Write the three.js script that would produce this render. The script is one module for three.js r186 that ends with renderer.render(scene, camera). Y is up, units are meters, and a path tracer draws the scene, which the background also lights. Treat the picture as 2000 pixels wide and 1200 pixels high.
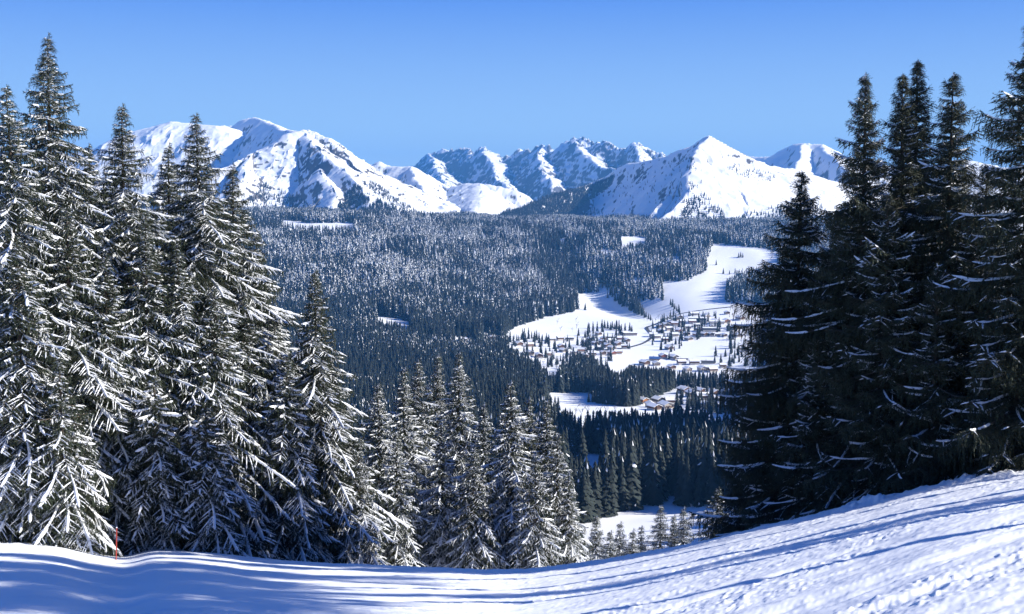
import * as THREE from 'three';
import { mergeGeometries } from 'three/addons/utils/BufferGeometryUtils.js';

// ---------------------------------------------------------------- camera, sky, sun, exposure
const scene = new THREE.Scene();
const F = 2145, PITCH = Math.atan(200 / F);                // focal length in photograph pixels; the horizon lies on row 400
const camera = new THREE.PerspectiveCamera(2 * Math.atan(600 / F) * 180 / Math.PI, 2000 / 1200, 0.5, 60000);
camera.position.set(0, 0, 0);
camera.rotation.set(-PITCH, 0, 0);
const renderer = new THREE.WebGLRenderer({ antialias: true });
renderer.toneMapping = THREE.LinearToneMapping;
renderer.toneMappingExposure = 1.8;
renderer.shadowMap.enabled = true;
const SUN = new THREE.Vector3(0.862, 0.495, 0.06).normalize();
const sun = new THREE.DirectionalLight(new THREE.Color(1, 0.955, 0.88), 5);
sun.name = 'sun';
sun.position.copy(SUN).multiplyScalar(400);
sun.castShadow = true;
Object.assign(sun.shadow.camera, { left: -120, right: 120, top: 120, bottom: -120, near: 1, far: 1200 });
sun.shadow.mapSize.set(4096, 4096);
scene.add(sun, sun.target);
{ // clear winter sky: pale blue at the horizon, deepening steadily to the zenith
  const w = 64, h = 512, data = new Float32Array(w * h * 4), K = 1 / 1.8;
  const stops = [[-90, 0.24, 0.46, 0.90], [0, 0.54, 0.79, 1.09], [4, 0.41, 0.68, 1.04], [10.5, 0.128, 0.33, 0.91], [20, 0.07, 0.205, 0.70], [40, 0.026, 0.098, 0.43], [90, 0.012, 0.05, 0.26]];
  for (let j = 0; j < h; j++) {
    const e = (j + 0.5) / h * 180 - 90;
    let k = 0; while (k < stops.length - 2 && e > stops[k + 1][0]) k++;
    const a = stops[k], b = stops[k + 1], t = Math.min(1, Math.max(0, (e - a[0]) / (b[0] - a[0])));
    for (let i = 0; i < w; i++) { const o = (j * w + i) * 4; for (let c = 0; c < 3; c++) data[o + c] = (a[c + 1] + (b[c + 1] - a[c + 1]) * t) * K; data[o + 3] = 1; }
  }
  const t = new THREE.DataTexture(data, w, h, THREE.RGBAFormat, THREE.FloatType);
  t.mapping = THREE.EquirectangularReflectionMapping; t.magFilter = THREE.LinearFilter; t.needsUpdate = true;
  scene.background = t; scene.environment = t;
}

// ---------------------------------------------------------------- helpers
function rng(seed) { let s = seed | 0; return () => { s = (s + 0x6d2b79f5) | 0; let t = Math.imul(s ^ (s >>> 15), 1 | s); t = (t + Math.imul(t ^ (t >>> 7), 61 | t)) ^ t; return ((t ^ (t >>> 14)) >>> 0) / 4294967296; }; }
const clamp = (x, a, b) => Math.min(b, Math.max(a, x)), lerp = (a, b, t) => a + (b - a) * t;
const smooth = (a, b, x) => { const t = clamp((x - a) / (b - a), 0, 1); return t * t * (3 - 2 * t); };
function hash(ix, iy) { let h = Math.imul(ix, 374761393) + Math.imul(iy, 668265263) | 0; h = Math.imul(h ^ (h >>> 13), 1274126177); return ((h ^ (h >>> 16)) >>> 0) / 4294967296; }
function noise(x, y) { // value noise, -1 .. 1
  const ix = Math.floor(x), iy = Math.floor(y), fx = x - ix, fy = y - iy, u = fx * fx * fx * (fx * (fx * 6 - 15) + 10), v = fy * fy * fy * (fy * (fy * 6 - 15) + 10);
  return 2 * lerp(lerp(hash(ix, iy), hash(ix + 1, iy), u), lerp(hash(ix, iy + 1), hash(ix + 1, iy + 1), u), v) - 1;
}
function fbm(x, y, n = 4, g = 0.5) { let a = 1, s = 0, t = 0; for (let k = 0; k < n; k++) { s += a * noise(x, y); t += a; a *= g; x = x * 2.03 + 17.1; y = y * 2.03 - 9.7; } return s / t; }
const CP = Math.cos(PITCH), SP = Math.sin(PITCH);
function at(px, py, d) { const u = (px - 1000) / F, v = (600 - py) / F, k = d / (v * SP + CP); return new THREE.Vector3(u * k, (v * CP - SP) * k, -d); }
const rise = (py) => Math.tan(Math.atan((600 - py) / F) - PITCH);       // height per metre of depth on that row
function toPixel(x, y, z) { const f = -z * CP - y * SP, up = y * CP - z * SP; return [1000 + F * x / f, 600 - F * up / f]; }
function inside(poly, x, y) { let c = false; for (let i = 0, j = poly.length - 1; i < poly.length; j = i++) { const a = poly[i], b = poly[j]; if ((a[1] > y) !== (b[1] > y) && x < (b[0] - a[0]) * (y - a[1]) / (b[1] - a[1]) + a[0]) c = !c; } return c; }
function curve(pts) { // monotone interpolation through [x, y] points, held constant outside
  const n = pts.length, m = [], d = [];
  for (let i = 0; i < n - 1; i++) d.push((pts[i + 1][1] - pts[i][1]) / (pts[i + 1][0] - pts[i][0]));
  for (let i = 0; i < n; i++) m.push(i === 0 ? d[0] : i === n - 1 ? d[n - 2] : d[i - 1] * d[i] <= 0 ? 0 : 2 * d[i - 1] * d[i] / (d[i - 1] + d[i]));
  return (x) => {
    if (x <= pts[0][0]) return pts[0][1]; if (x >= pts[n - 1][0]) return pts[n - 1][1];
    let i = 0; while (x > pts[i + 1][0]) i++;
    const h = pts[i + 1][0] - pts[i][0], t = (x - pts[i][0]) / h, t2 = t * t, t3 = t2 * t;
    return (2 * t3 - 3 * t2 + 1) * pts[i][1] + (t3 - 2 * t2 + t) * h * m[i] + (-2 * t3 + 3 * t2) * pts[i + 1][1] + (t3 - t2) * h * m[i + 1];
  };
}
const names = {};
function numbered(n) { const k = names[n] = (names[n] ?? -1) + 1; return k ? n + '_' + String(k).padStart(3, '0') : n; }
function shade(o) { o.traverse((m) => { if (m.isMesh) { m.castShadow = true; m.receiveShadow = true; } }); return o; }
function tag(o, label, category, group, kind) { o.userData.label = label; if (category) o.userData.category = category; if (group) o.userData.group = group; if (kind) o.userData.kind = kind; return o; }
function gridMesh(name, nu, nv, point, color, material) { // (nu+1) x (nv+1) sheet; point(i, j) -> [x, y, z]
  const P = new Float32Array((nu + 1) * (nv + 1) * 3), C = color ? new Float32Array(P.length) : null, I = new Uint32Array(nu * nv * 6);
  let o = 0; for (let j = 0; j <= nv; j++) for (let i = 0; i <= nu; i++, o += 3) { const p = point(i, j); P[o] = p[0]; P[o + 1] = p[1]; P[o + 2] = p[2]; }
  o = 0; for (let j = 0; j < nv; j++) for (let i = 0; i < nu; i++) { const a = j * (nu + 1) + i, b = a + 1, c = a + nu + 1, d = c + 1; I[o++] = a; I[o++] = b; I[o++] = d; I[o++] = a; I[o++] = d; I[o++] = c; }
  const g = new THREE.BufferGeometry();
  g.setAttribute('position', new THREE.BufferAttribute(P, 3)); g.setIndex(new THREE.BufferAttribute(I, 1)); g.computeVertexNormals();
  const U = new Float32Array(P.length / 3 * 2); for (let k = 0; k < P.length / 3; k++) { U[2 * k] = P[3 * k]; U[2 * k + 1] = P[3 * k + 2]; } g.setAttribute('uv', new THREE.BufferAttribute(U, 2));
  if (color) { const N = g.attributes.normal.array; for (let k = 0; k < P.length; k += 3) { const c = color(P[k], P[k + 1], P[k + 2], N[k], N[k + 1], N[k + 2]); C[k] = c[0]; C[k + 1] = c[1]; C[k + 2] = c[2]; } g.setAttribute('color', new THREE.BufferAttribute(C, 3)); }
  const m = new THREE.Mesh(g, material); m.name = name; return shade(m);
}

// ---------------------------------------------------------------- materials
const std = (r, g, b, rough = 0.9, more = {}) => new THREE.MeshStandardMaterial({ color: new THREE.Color().setRGB(r, g, b), roughness: rough, ...more });
const SNOW = [0.86, 0.88, 0.90];
const M = {
  snow: std(...SNOW, 0.75), snowVertex: std(1, 1, 1, 0.85, { vertexColors: true }),
  treeSnow: std(0.84, 0.86, 0.88, 0.8, { side: THREE.DoubleSide }),
  needle: std(1, 1, 1, 0.75, { vertexColors: true, side: THREE.DoubleSide }),
  bark: std(0.075, 0.058, 0.045, 0.95), farTree: std(1, 1, 1, 0.9, { vertexColors: true, side: THREE.DoubleSide }),
  road: std(0.06, 0.062, 0.066, 0.9), red: std(0.34, 0.035, 0.02, 0.6),
};

// ---------------------------------------------------------------- ski slope: a cone of snow that leaves the skier's feet, with a brow
const brow = [[-2600, 1010, 60], [-900, 1030, 56], [0, 1050, 52], [90, 1058, 51], [180, 1078, 50], [230, 1084, 50], [300, 1073, 50], [380, 1077, 49], [500, 1090, 48], [620, 1099, 46], [800, 1107, 43], [1000, 1112, 41], [1100, 1105, 40], [1200, 1090, 39.5], [1330, 1066, 39], [1450, 1040, 38.5], [1560, 1016, 38], [1700, 984, 37.5], [1820, 955, 37], [1920, 937, 36.5], [2000, 924, 36], [2300, 862, 35], [3000, 740, 34], [5200, 560, 34]];
const browRow = curve(brow.map((b) => [(b[0] - 1000) / F, b[1]])), browDepth = curve(brow.map((b) => [(b[0] - 1000) / F, b[2]]));
const EYE = 1.65;
function slopeBase(x, z) {                                    // height of the snow without its lumps
  const r = Math.hypot(x, z), az = Math.atan2(x, -z), s = Math.tan(clamp(az, -1.0, 1.0)), c = Math.cos(clamp(az, -1.0, 1.0));
  const sc = s * 0.985, E = browDepth(sc), yE = rise(browRow(sc)) * E, d = r * c;
  const grade = (yE + EYE) / E;
  if (d <= E) return -EYE + grade * d;
  const over = d - E, steep = -0.05 - 0.02 * smooth(0, 20, over);
  let y = yE + (yE / E + steep) * over - 0.012 * Math.min(over, 8) ** 2 * 0.5;
  if (d > 130) y -= (d - 130) * 0.5;
  return y;
}
function slopeAt(x, z) {
  let y = slopeBase(x, z);
  const d = -z, r = Math.hypot(x, z);
  y += 0.05 * fbm(x * 0.35 + 3, z * 0.35) * smooth(4, 14, r);
  return y;
}
{
  const NU = 1000, NV = 560, S0 = -0.66, S1 = 0.70;
  const ski = gridMesh('ski_slope', NU, NV, (i, j) => {
    // fine fan over the view, coarse wings on both sides
    const a = i / NU; let az;
    if (a < 0.04) az = lerp(-2.2, Math.atan(S0), a / 0.04); else if (a > 0.96) az = lerp(Math.atan(S1), 2.2, (a - 0.96) / 0.04); else az = Math.atan(lerp(S0, S1, (a - 0.04) / 0.92));
    const r = 2.2 * Math.pow(200 / 2.2, Math.pow(j / NV, 0.88)), x = Math.sin(az) * r, z = -Math.cos(az) * r;
    let y = slopeAt(x, z);
    const near = 1 - smooth(60, 90, r);
    // combed direction runs across the hill, so lumps are stretched along it
    const u = x * 0.80 + z * -0.60, v = x * 0.60 + z * 0.80, rough = 0.35 + 0.65 * smooth(-0.25, 0.18, x / Math.max(1, -z) + 0.12 * noise(x * 0.2, z * 0.2));
    const clods = Math.max(0, noise(u * 4.2 + 5, v * 8.0)) ** 2 * 0.042 + Math.max(0, noise(u * 10.5, v * 17 + 40)) ** 2 * 0.030 + 0.008 * noise(u * 19, v * 24);
    const patch = 0.35 + 0.65 * smooth(-0.25, 0.35, fbm(u * 0.28, v * 0.9 + 7, 3));
    y += near * rough * (clods * patch * 0.8 + 0.010 * noise(u * 2.6, v * 7.3) + 0.020 * noise(u * 0.22, v * 1.7 + 3));
    y += near * 0.014 * noise(u * 0.5 + 90, v * 4.5);
    const tracks = noise(u * 0.02 + 8, v * 2.4); y -= near * 0.05 * smooth(0.55, 0.75, tracks);
    // cut-up snow bank along the brow
    const sc = clamp(x / -z, -3, 3), E = -z > 1 ? browDepth(sc * 0.985) : 1e3, e = -z - E;
    const bank = Math.exp(-((e + 0.7) ** 2) / 1.2) * smooth(0.2, 0.34, sc);
    y += bank * (0.10 + 0.20 * Math.max(0, fbm(x * 1.7, z * 1.7, 4)) * 2);
    return [x, y, z];
  }, null, M.snow);
  scene.add(tag(ski, 'groomed ski piste falling away across the foreground, streaked with tree shadows', null, null, 'structure'));
}

// ---------------------------------------------------------------- valley: hillside, village terrace and gorge
const cols = [
  [200, [[60, -46], [120, -78], [300, -140], [700, -215], [1200, -236], [1600, -246], [2000, -232], [2400, -200], [2800, -150], [3200, -92], [3700, -36], [4300, -20], [6500, 0]]],
  [600, [[60, -46], [120, -78], [300, -140], [700, -220], [1200, -240], [1600, -254], [2000, -242], [2400, -210], [2800, -155], [3200, -98], [3700, -58], [4300, -54], [6500, -40]]],
  [800, [[60, -46], [120, -78], [300, -140], [700, -215], [1200, -240], [1600, -255], [2000, -244], [2400, -213], [2800, -157], [3200, -104], [3700, -66], [4300, -58], [6500, -50]]],
  [980, [[60, -46], [120, -78], [300, -135], [550, -166], [900, -210], [1300, -242], [1600, -256], [1900, -270], [2200, -273], [2500, -276], [2900, -240], [3300, -160], [3800, -78], [4400, -64], [6500, -60]]],
  [1130, [[60, -46], [120, -78], [300, -130], [550, -166], [640, -175], [900, -210], [1150, -233], [1300, -246], [1500, -261], [1850, -285], [2300, -276], [2600, -258], [2900, -234], [3400, -140], [4000, -72], [4600, -62], [6500, -60]]],
  [1300, [[60, -46], [120, -78], [300, -130], [550, -165], [640, -175], [900, -210], [1150, -233], [1300, -247], [1500, -262], [1850, -289], [2300, -273], [2600, -257], [2900, -233], [3400, -146], [4000, -84], [4600, -72], [6500, -60]]],
  [1450, [[60, -46], [120, -78], [300, -130], [550, -160], [640, -172], [900, -205], [1150, -228], [1300, -240], [1500, -258], [1850, -284], [2300, -268], [2600, -250], [2900, -218], [3400, -132], [4000, -84], [4600, -72], [6500, -60]]],
  [1800, [[60, -40], [120, -70], [300, -115], [600, -150], [1200, -205], [1850, -255], [2300, -240], [2900, -190], [3400, -120], [4000, -80], [4600, -70], [6500, -40]]],
  [2300, [[60, -32], [120, -60], [300, -100], [600, -110], [780, -85], [950, -105], [1200, -190], [1850, -245], [2300, -220], [2900, -180], [4000, -80], [6500, -40]]],
  [3000, [[60, -24], [120, -45], [300, -80], [480, -50], [640, 30], [720, 210], [850, 280], [980, 260], [1100, 80], [1200, -90], [1500, -200], [2300, -200], [4000, -80], [6500, -40]]],
].map(([px, p]) => [(px - 1000) / F, curve(p.map(([d, y]) => [Math.log(d), y]))]);
const VT = { ns: 240, nd: 260, s0: -1.3, s1: 1.3, l0: Math.log(40), l1: Math.log(6600) };
VT.y = new Float32Array((VT.ns + 1) * (VT.nd + 1));
for (let j = 0; j <= VT.nd; j++) {                            // the profiles, blended and softened sideways
  const l = lerp(VT.l0, VT.l1, j / VT.nd), h = cols.map((c) => c[1](l)), row = curve(cols.map((c, k) => [c[0], h[k]]));
  const raw = Array.from({ length: VT.ns + 1 }, (_, i) => row(lerp(VT.s0, VT.s1, i / VT.ns)));
  for (let i = 0; i <= VT.ns; i++) { let t = 0, w = 0; for (let k = -9; k <= 9; k++) { const g = Math.exp(-k * k / 30); t += g * raw[clamp(i + k, 0, VT.ns)]; w += g; } VT.y[j * (VT.ns + 1) + i] = t / w; }
}
function valleyAt(x, z) {
  const d = Math.max(40, -z), s = x / d;
  const fi = clamp((s - VT.s0) / (VT.s1 - VT.s0), 0, 0.9999) * VT.ns, fj = clamp((Math.log(d) - VT.l0) / (VT.l1 - VT.l0), 0, 0.9999) * VT.nd, i = Math.floor(fi), j = Math.floor(fj), n = VT.ns + 1, q = j * n + i;
  let y = lerp(lerp(VT.y[q], VT.y[q + 1], fi - i), lerp(VT.y[q + n], VT.y[q + n + 1], fi - i), fj - j);
  const hill = smooth(2350, 3000, d), terrace = smooth(1700, 2000, d) * (1 - smooth(2500, 2900, d)) * smooth(0, 0.08, s);
  y += fbm(x / 340 + 3, z / 520) * (5 + 11 * hill) * (1 - 0.75 * terrace) * smooth(200, 900, d) + 20 * fbm(x / 420 + 60, z / 700, 3) * smooth(3000, 3700, d) + fbm(x / 60, z / 60, 3) * 1.6 * (1 - 0.6 * terrace);
  // wooded gully that runs down the hillside towards the meadow
  const gx = lerp(330, 130, smooth(2500, 3500, d)), w = x - gx;
  y -= 44 * Math.exp(-((w / 95) ** 2)) * smooth(2450, 2800, d) * (1 - smooth(3350, 3700, d));
  return y;
}
function groundHit(px, py, d0 = 300, d1 = 4700) { // where the sight line of that pixel meets the valley
  const a = at(px, py, 1); let prev = d0;
  for (let d = d0; d < d1; d *= 1.004) { if (valleyAt(a.x * d, -d) > a.y * d) { let lo = prev, hi = d; for (let k = 0; k < 12; k++) { const m = (lo + hi) / 2; if (valleyAt(a.x * m, -m) > a.y * m) hi = m; else lo = m; } const p = a.clone().multiplyScalar(hi); p.y = valleyAt(p.x, p.z); return p; } prev = d; }
  return null;
}
scene.add(tag(gridMesh('valley', 520, 420, (i, j) => { const s = lerp(-1.0, 1.25, i / 520), d = 60 * Math.pow(6500 / 60, j / 420), x = s * d; return [x, valleyAt(x, -d), -d]; }, null, M.snow), 'snow-covered valley with wooded hillside and village terrace', null, null, 'structure'));

// ---------------------------------------------------------------- mountains, each a skeleton of ridges with eroded flanks
const ROCK = [0.105, 0.10, 0.10];
function mountain(label, ridges, o) {
  // ridges: { p: [[px, py, d], ...], slope, round, jag }
  const seg = [];
  for (const r of ridges) { const w = r.p.map((q) => at(...q)); let run = 0; for (let k = 0; k < w.length - 1; k++) { const a = w[k], b = w[k + 1], L = Math.hypot(b.x - a.x, b.z - a.z); seg.push({ first: k === 0, last: k === w.length - 2, ax: a.x, az: a.z, dx: b.x - a.x, dz: b.z - a.z, L2: L * L, L, ay: a.y, dy: b.y - a.y, run, r }); run += L; } }
  const H = (x0, z0) => {
    const wp = o.warp ?? 28, x = x0 + wp * fbm(x0 / (wp * 7) + 31, z0 / (wp * 7), 3), z = z0 + wp * fbm(x0 / (wp * 7), z0 / (wp * 7) + 77, 3);
    let best = -1e9, bd = 0, along = 0, rr = null;
    for (const g of seg) {
      const t = clamp(((x - g.ax) * g.dx + (z - g.az) * g.dz) / g.L2, 0, 1), ex = x - g.ax - t * g.dx, ez = z - g.az - t * g.dz, dist = Math.sqrt(ex * ex + ez * ez);
      const side = ex * g.dz - ez * g.dx > 0, rd = g.r.round ?? 15; let sl = side ? g.r.slope : g.r.slope2 ?? g.r.slope;
      if ((g.first && t === 0) || (g.last && t === 1)) sl = Math.max(sl, 1.35);            // the end of a ridge breaks off
      const reach = Math.sqrt(dist * dist + rd * rd) - rd, h = g.ay + t * g.dy - sl * reach * (1 - 0.18 * smooth(200, 1600, reach));
      if (h > best) { best = h; bd = dist; along = g.run + t * g.L + (side ? 0 : 5000); rr = g.r; }
    }
    const far = o.scale ?? 1, grow = smooth(0, 160 * far, bd), wob = 70 * far * fbm(x / (300 * far), z / (300 * far), 3);
    let y = best;
    const gul = (along + wob) / far;
    y -= grow * far * (o.gully ?? 12) * (1 - Math.abs(noise(gul / 75, bd / (700 * far)))) * 0.9;
    y -= grow * far * (o.gully ?? 12) * 0.4 * (1 - Math.abs(noise(gul / 29 + 50, bd / (400 * far))));
    y += far * (o.rough ?? 9) * (0.25 + 0.75 * grow) * fbm(x / (110 * far) + 7, z / (110 * far), 5, 0.55);
    { const cr = 1 - Math.abs(noise(x / (58 * far) + 5, z / (58 * far))), c2 = 1 - Math.abs(noise(x / (24 * far) + 15, z / (24 * far))); y += far * (o.crag ?? 7) * (0.35 + 0.65 * grow) * (cr * cr * 1.3 - 0.6 + 0.45 * (c2 * c2 - 0.4)); }
    if (rr.jag) y += rr.jag * fbm(along / 60 + 11, 3.3, 4, 0.6) * (1 - 0.6 * grow);
    if (o.strata) { const q = (y + 0.25 * x + 30 * fbm(x / 500, z / 500, 3)) / (o.strata); y += o.strata * 0.11 * Math.sin(q * 6.283) * grow * smooth(-0.3, 0.4, fbm(x / 700, z / 700 + 5, 3)); }
    return y;
  };
  const [s0, s1] = [(o.px[0] - 1000) / F, (o.px[1] - 1000) / F], nu = Math.round((o.px[1] - o.px[0]) / (o.step ?? 1.5)), nv = o.nv ?? 300;
  const m = gridMesh(numbered('mountain'), nu, nv, (i, j) => { const s = lerp(s0, s1, i / nu), d = lerp(o.d[0], o.d[1], j / nv), x = s * d; return [x, Math.max(H(x, -d), o.floor ?? -140), -d]; }, (x, y, z, nx, ny, nz) => {
    const k = o.scale ?? 1, n = fbm(x / (46 * k), z / (46 * k) + y / (20 * k), 4, 0.6), streak = noise((x + z * 0.4) / (24 * k), y / (60 * k));
    const rock = ny < (o.rock ?? 0.70) + 0.16 * n + 0.06 * streak;
    const v = 0.8 + 0.25 * n;
    return rock ? [ROCK[0] * v * 1.05, ROCK[1] * v, ROCK[2] * v * 0.98] : SNOW;
  }, M.snowVertex);
  scene.add(tag(m, label, null, null, 'structure'));

  return H;
}
const farRange = mountain('jagged far range of snowy rock peaks in blue shade', [
  { p: [[760, 345, 13000], [812, 332, 12700], [832, 318, 12500], [843, 300, 12400], [872, 296, 12200], [905, 291, 12000], [922, 300, 11900], [945, 289, 11800], [962, 298, 11700], [977, 312, 11600], [992, 304, 11500], [1012, 293, 11400], [1036, 296, 11200], [1052, 285, 11100], [1066, 284, 11000], [1082, 291, 10900], [1102, 277, 10800], [1122, 271, 10700], [1148, 270, 10500], [1166, 281, 10400], [1186, 279, 10200], [1202, 291, 10100], [1214, 292, 10000], [1236, 277, 9900], [1252, 284, 9800], [1272, 300, 9700], [1300, 303, 9500], [1420, 300, 9200]], slope: 0.8, slope2: 0.80, jag: 45 },
  { p: [[843, 300, 12400], [850, 325, 11300], [868, 362, 9900]], slope: 0.55, slope2: 0.95, jag: 20 },
  { p: [[945, 290, 11800], [965, 330, 10600], [985, 368, 9300]], slope: 0.5, slope2: 0.95, jag: 20 },
  { p: [[1052, 286, 11100], [1056, 322, 10000], [1075, 362, 8900]], slope: 0.55, slope2: 0.95, jag: 20 },
  { p: [[1122, 272, 10700], [1136, 300, 9900], [1170, 324, 9200], [1235, 345, 8600], [1290, 380, 8000]], slope: 0.5, slope2: 0.85, jag: 12 },
  { p: [[1236, 278, 9900], [1250, 320, 9200], [1300, 360, 8300]], slope: 0.5, slope2: 0.9, jag: 12 },
], { px: [700, 1460], d: [7400, 13400], scale: 1.8, gully: 24, rough: 24, crag: 20, warp: 75, rock: 0.70, strata: 60, floor: -220, nv: 460, step: 1.4 });
const farRight = mountain('distant snowy ridge with a blue shaded peak behind the right spruces', [
  { p: [[1380, 312, 9200], [1425, 297, 8900], [1465, 306, 8800], [1505, 306, 8600], [1540, 287, 8400], [1570, 280, 8300], [1602, 283, 8200], [1640, 302, 8100], [1720, 322, 8000], [1800, 332, 7900], [1890, 312, 7600], [1950, 326, 7600], [2120, 345, 7600], [2400, 330, 7700]], slope: 0.75, slope2: 0.75, jag: 12 },
  { p: [[1570, 280, 8300], [1566, 300, 7800], [1556, 330, 7200], [1548, 380, 6500]], slope: 0.6, slope2: 0.9, jag: 8 },
  { p: [[1602, 283, 8200], [1622, 300, 7600], [1650, 325, 7000], [1690, 370, 6300]], slope: 0.5, slope2: 0.95, jag: 8 },
], { px: [1340, 2300], d: [5900, 9900], scale: 1.5, gully: 14, rough: 12, rock: 0.62, floor: -200, nv: 260, step: 2.2 });
const dome = mountain('rounded dome of bright snow behind the left spruces', [
  { p: [[-200, 345, 8200], [60, 335, 8000], [180, 292, 7800], [250, 272, 7700], [292, 250, 7600], [342, 238, 7500], [400, 244, 7400], [430, 246, 7300], [470, 268, 7200], [500, 292, 7000]], slope: 0.55, slope2: 0.6, round: 120 },
  { p: [[430, 246, 8000], [452, 247, 8000], [470, 236, 7900], [491, 229, 7800], [512, 236, 7400], [528, 243, 7000]], slope: 0.9, slope2: 0.9, jag: 10 },
  { p: [[491, 229, 7800], [528, 240, 7000], [556, 255, 6300], [584, 256, 5800]], slope: 0.5, slope2: 0.95, jag: 6 },
], { px: [-260, 640], d: [5500, 8900], scale: 1.4, gully: 9, rough: 9, rock: 0.62, floor: -160, nv: 280, step: 1.8 });
const leftPeak = mountain('broad pointed snow mountain with a shaded rocky bowl, left of centre', [
  { p: [[300, 378, 4950], [400, 345, 5080], [440, 326, 5150], [500, 301, 5280], [540, 284, 5380], [566, 262, 5450], [585, 255, 5480]], slope: 0.8, slope2: 0.54, jag: 12 },
  { p: [[585, 255, 5480], [605, 258, 5460], [640, 271, 5420], [668, 293, 5350], [692, 316, 5250], [722, 340, 5100], [752, 362, 4960], [785, 392, 4780], [830, 428, 4550]], slope: 0.62, slope2: 0.9, jag: 10 },
  { p: [[585, 256, 5480], [608, 282, 5280], [640, 304, 5080], [676, 338, 4860], [706, 374, 4640], [735, 415, 4420]], slope: 0.45, slope2: 0.85, jag: 12 },
  { p: [[500, 302, 5280], [478, 330, 5050], [462, 365, 4800], [455, 400, 4600]], slope: 0.6, slope2: 0.8, jag: 8, round: 25 },
  { p: [[625, 330, 4980], [640, 365, 4720], [662, 402, 4480]], slope: 0.7, slope2: 0.8, jag: 8 },
], { px: [250, 900], d: [4150, 6300], gully: 18, rough: 13, crag: 8, warp: 35, rock: 0.70, nv: 420, step: 1.2 });
const middle = mountain('lower snowy ridge between the left peak and the far range', [
  { p: [[640, 345, 6900], [700, 322, 6800], [722, 322, 6750], [745, 317, 6700], [770, 326, 6650], [798, 325, 6500], [822, 345, 6400], [846, 358, 6300], [872, 368, 6200], [905, 360, 6100], [935, 358, 6050], [965, 362, 6000], [1005, 371, 5950], [1032, 390, 5900], [1080, 420, 5900]], slope: 0.6, slope2: 0.6, jag: 9, round: 30 },
  { p: [[798, 325, 6500], [812, 345, 6150], [830, 375, 5700], [846, 412, 5250]], slope: 0.5, slope2: 0.9, jag: 6 },
  { p: [[935, 358, 6050], [938, 385, 5600], [930, 412, 5200]], slope: 0.5, slope2: 0.55, jag: 6, round: 60 },
], { px: [600, 1140], d: [5000, 7300], gully: 15, rough: 14, rock: 0.68, nv: 250, step: 1.5 });
const rightPeak = mountain('pointed white peak with a blue shaded left face, right of centre', [
  { p: [[1385, 266, 5000], [1352, 285, 5130], [1310, 301, 5330], [1270, 313, 5600], [1232, 320, 5900], [1190, 346, 6150]], slope: 0.86, slope2: 0.62, jag: 6 },
  { p: [[1190, 346, 6150], [1140, 364, 5850], [1080, 384, 5450], [1020, 408, 5050], [960, 428, 4800]], slope: 1.0, slope2: 0.6, jag: 6, round: 25 },
  { p: [[1385, 266, 5000], [1366, 284, 4880], [1350, 305, 4740], [1346, 335, 4560], [1342, 370, 4390], [1322, 405, 4240], [1280, 440, 4080]], slope: 0.5, slope2: 0.8, jag: 6 },
  { p: [[1385, 266, 5000], [1402, 278, 4990], [1424, 296, 4980], [1470, 314, 5050], [1520, 327, 5150], [1560, 331, 5250], [1620, 352, 5350], [1720, 372, 5400], [1900, 380, 5400], [2100, 380, 5500]], slope: 0.66, slope2: 0.60, jag: 12 },
], { px: [930, 2150], d: [3900, 6600], gully: 11, rough: 8, crag: 3, rock: 0.66, nv: 400, step: 1.4 });

// ---------------------------------------------------------------- spruce branches: stem, combed twigs with needles, snow lying on top
class Tris { // loose triangles with a colour per corner
  constructor() { this.p = []; this.c = []; }
  tri(a, b, c, k) { this.p.push(a[0], a[1], a[2], b[0], b[1], b[2], c[0], c[1], c[2]); for (let n = 0; n < 3; n++) this.c.push(k[0], k[1], k[2]); }
  quad(a, b, c, d, k) { this.tri(a, b, c, k); this.tri(a, c, d, k); }
  geometry(colored = true) { const g = new THREE.BufferGeometry(); g.setAttribute('position', new THREE.BufferAttribute(new Float32Array(this.p), 3)); if (colored) g.setAttribute('color', new THREE.BufferAttribute(new Float32Array(this.c), 3)); g.computeVertexNormals(); return g; }
}
const V = (a, b, t = 1) => [a[0] + b[0] * t, a[1] + b[1] * t, a[2] + b[2] * t];
function unit(a) { const l = Math.hypot(...a) || 1; return [a[0] / l, a[1] / l, a[2] / l]; }
function cross(a, b) { return [a[1] * b[2] - a[2] * b[1], a[2] * b[0] - a[0] * b[2], a[0] * b[1] - a[1] * b[0]]; }
function needles(T, a, dir, len, R, step, size) { // short blades round a twig from a along dir
  for (let s = 0; s < len; s += step) {
    const base = V(a, dir, s + R() * step), k = 0.7 + 0.6 * R(), col = R() < 0.08 ? [0.062 * k, 0.054 * k, 0.022 * k] : [0.029 * k, 0.043 * k, 0.021 * k];
    const out = unit([R() - 0.5, (R() - 0.62) * 0.9, R() - 0.5]), tip = V(V(base, out, size * (0.6 + 0.6 * R())), dir, size * 0.55), w = unit(cross(out, dir));
    T.tri(V(base, w, size * 0.16), V(base, w, -size * 0.16), tip, col);
  }
}
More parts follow.
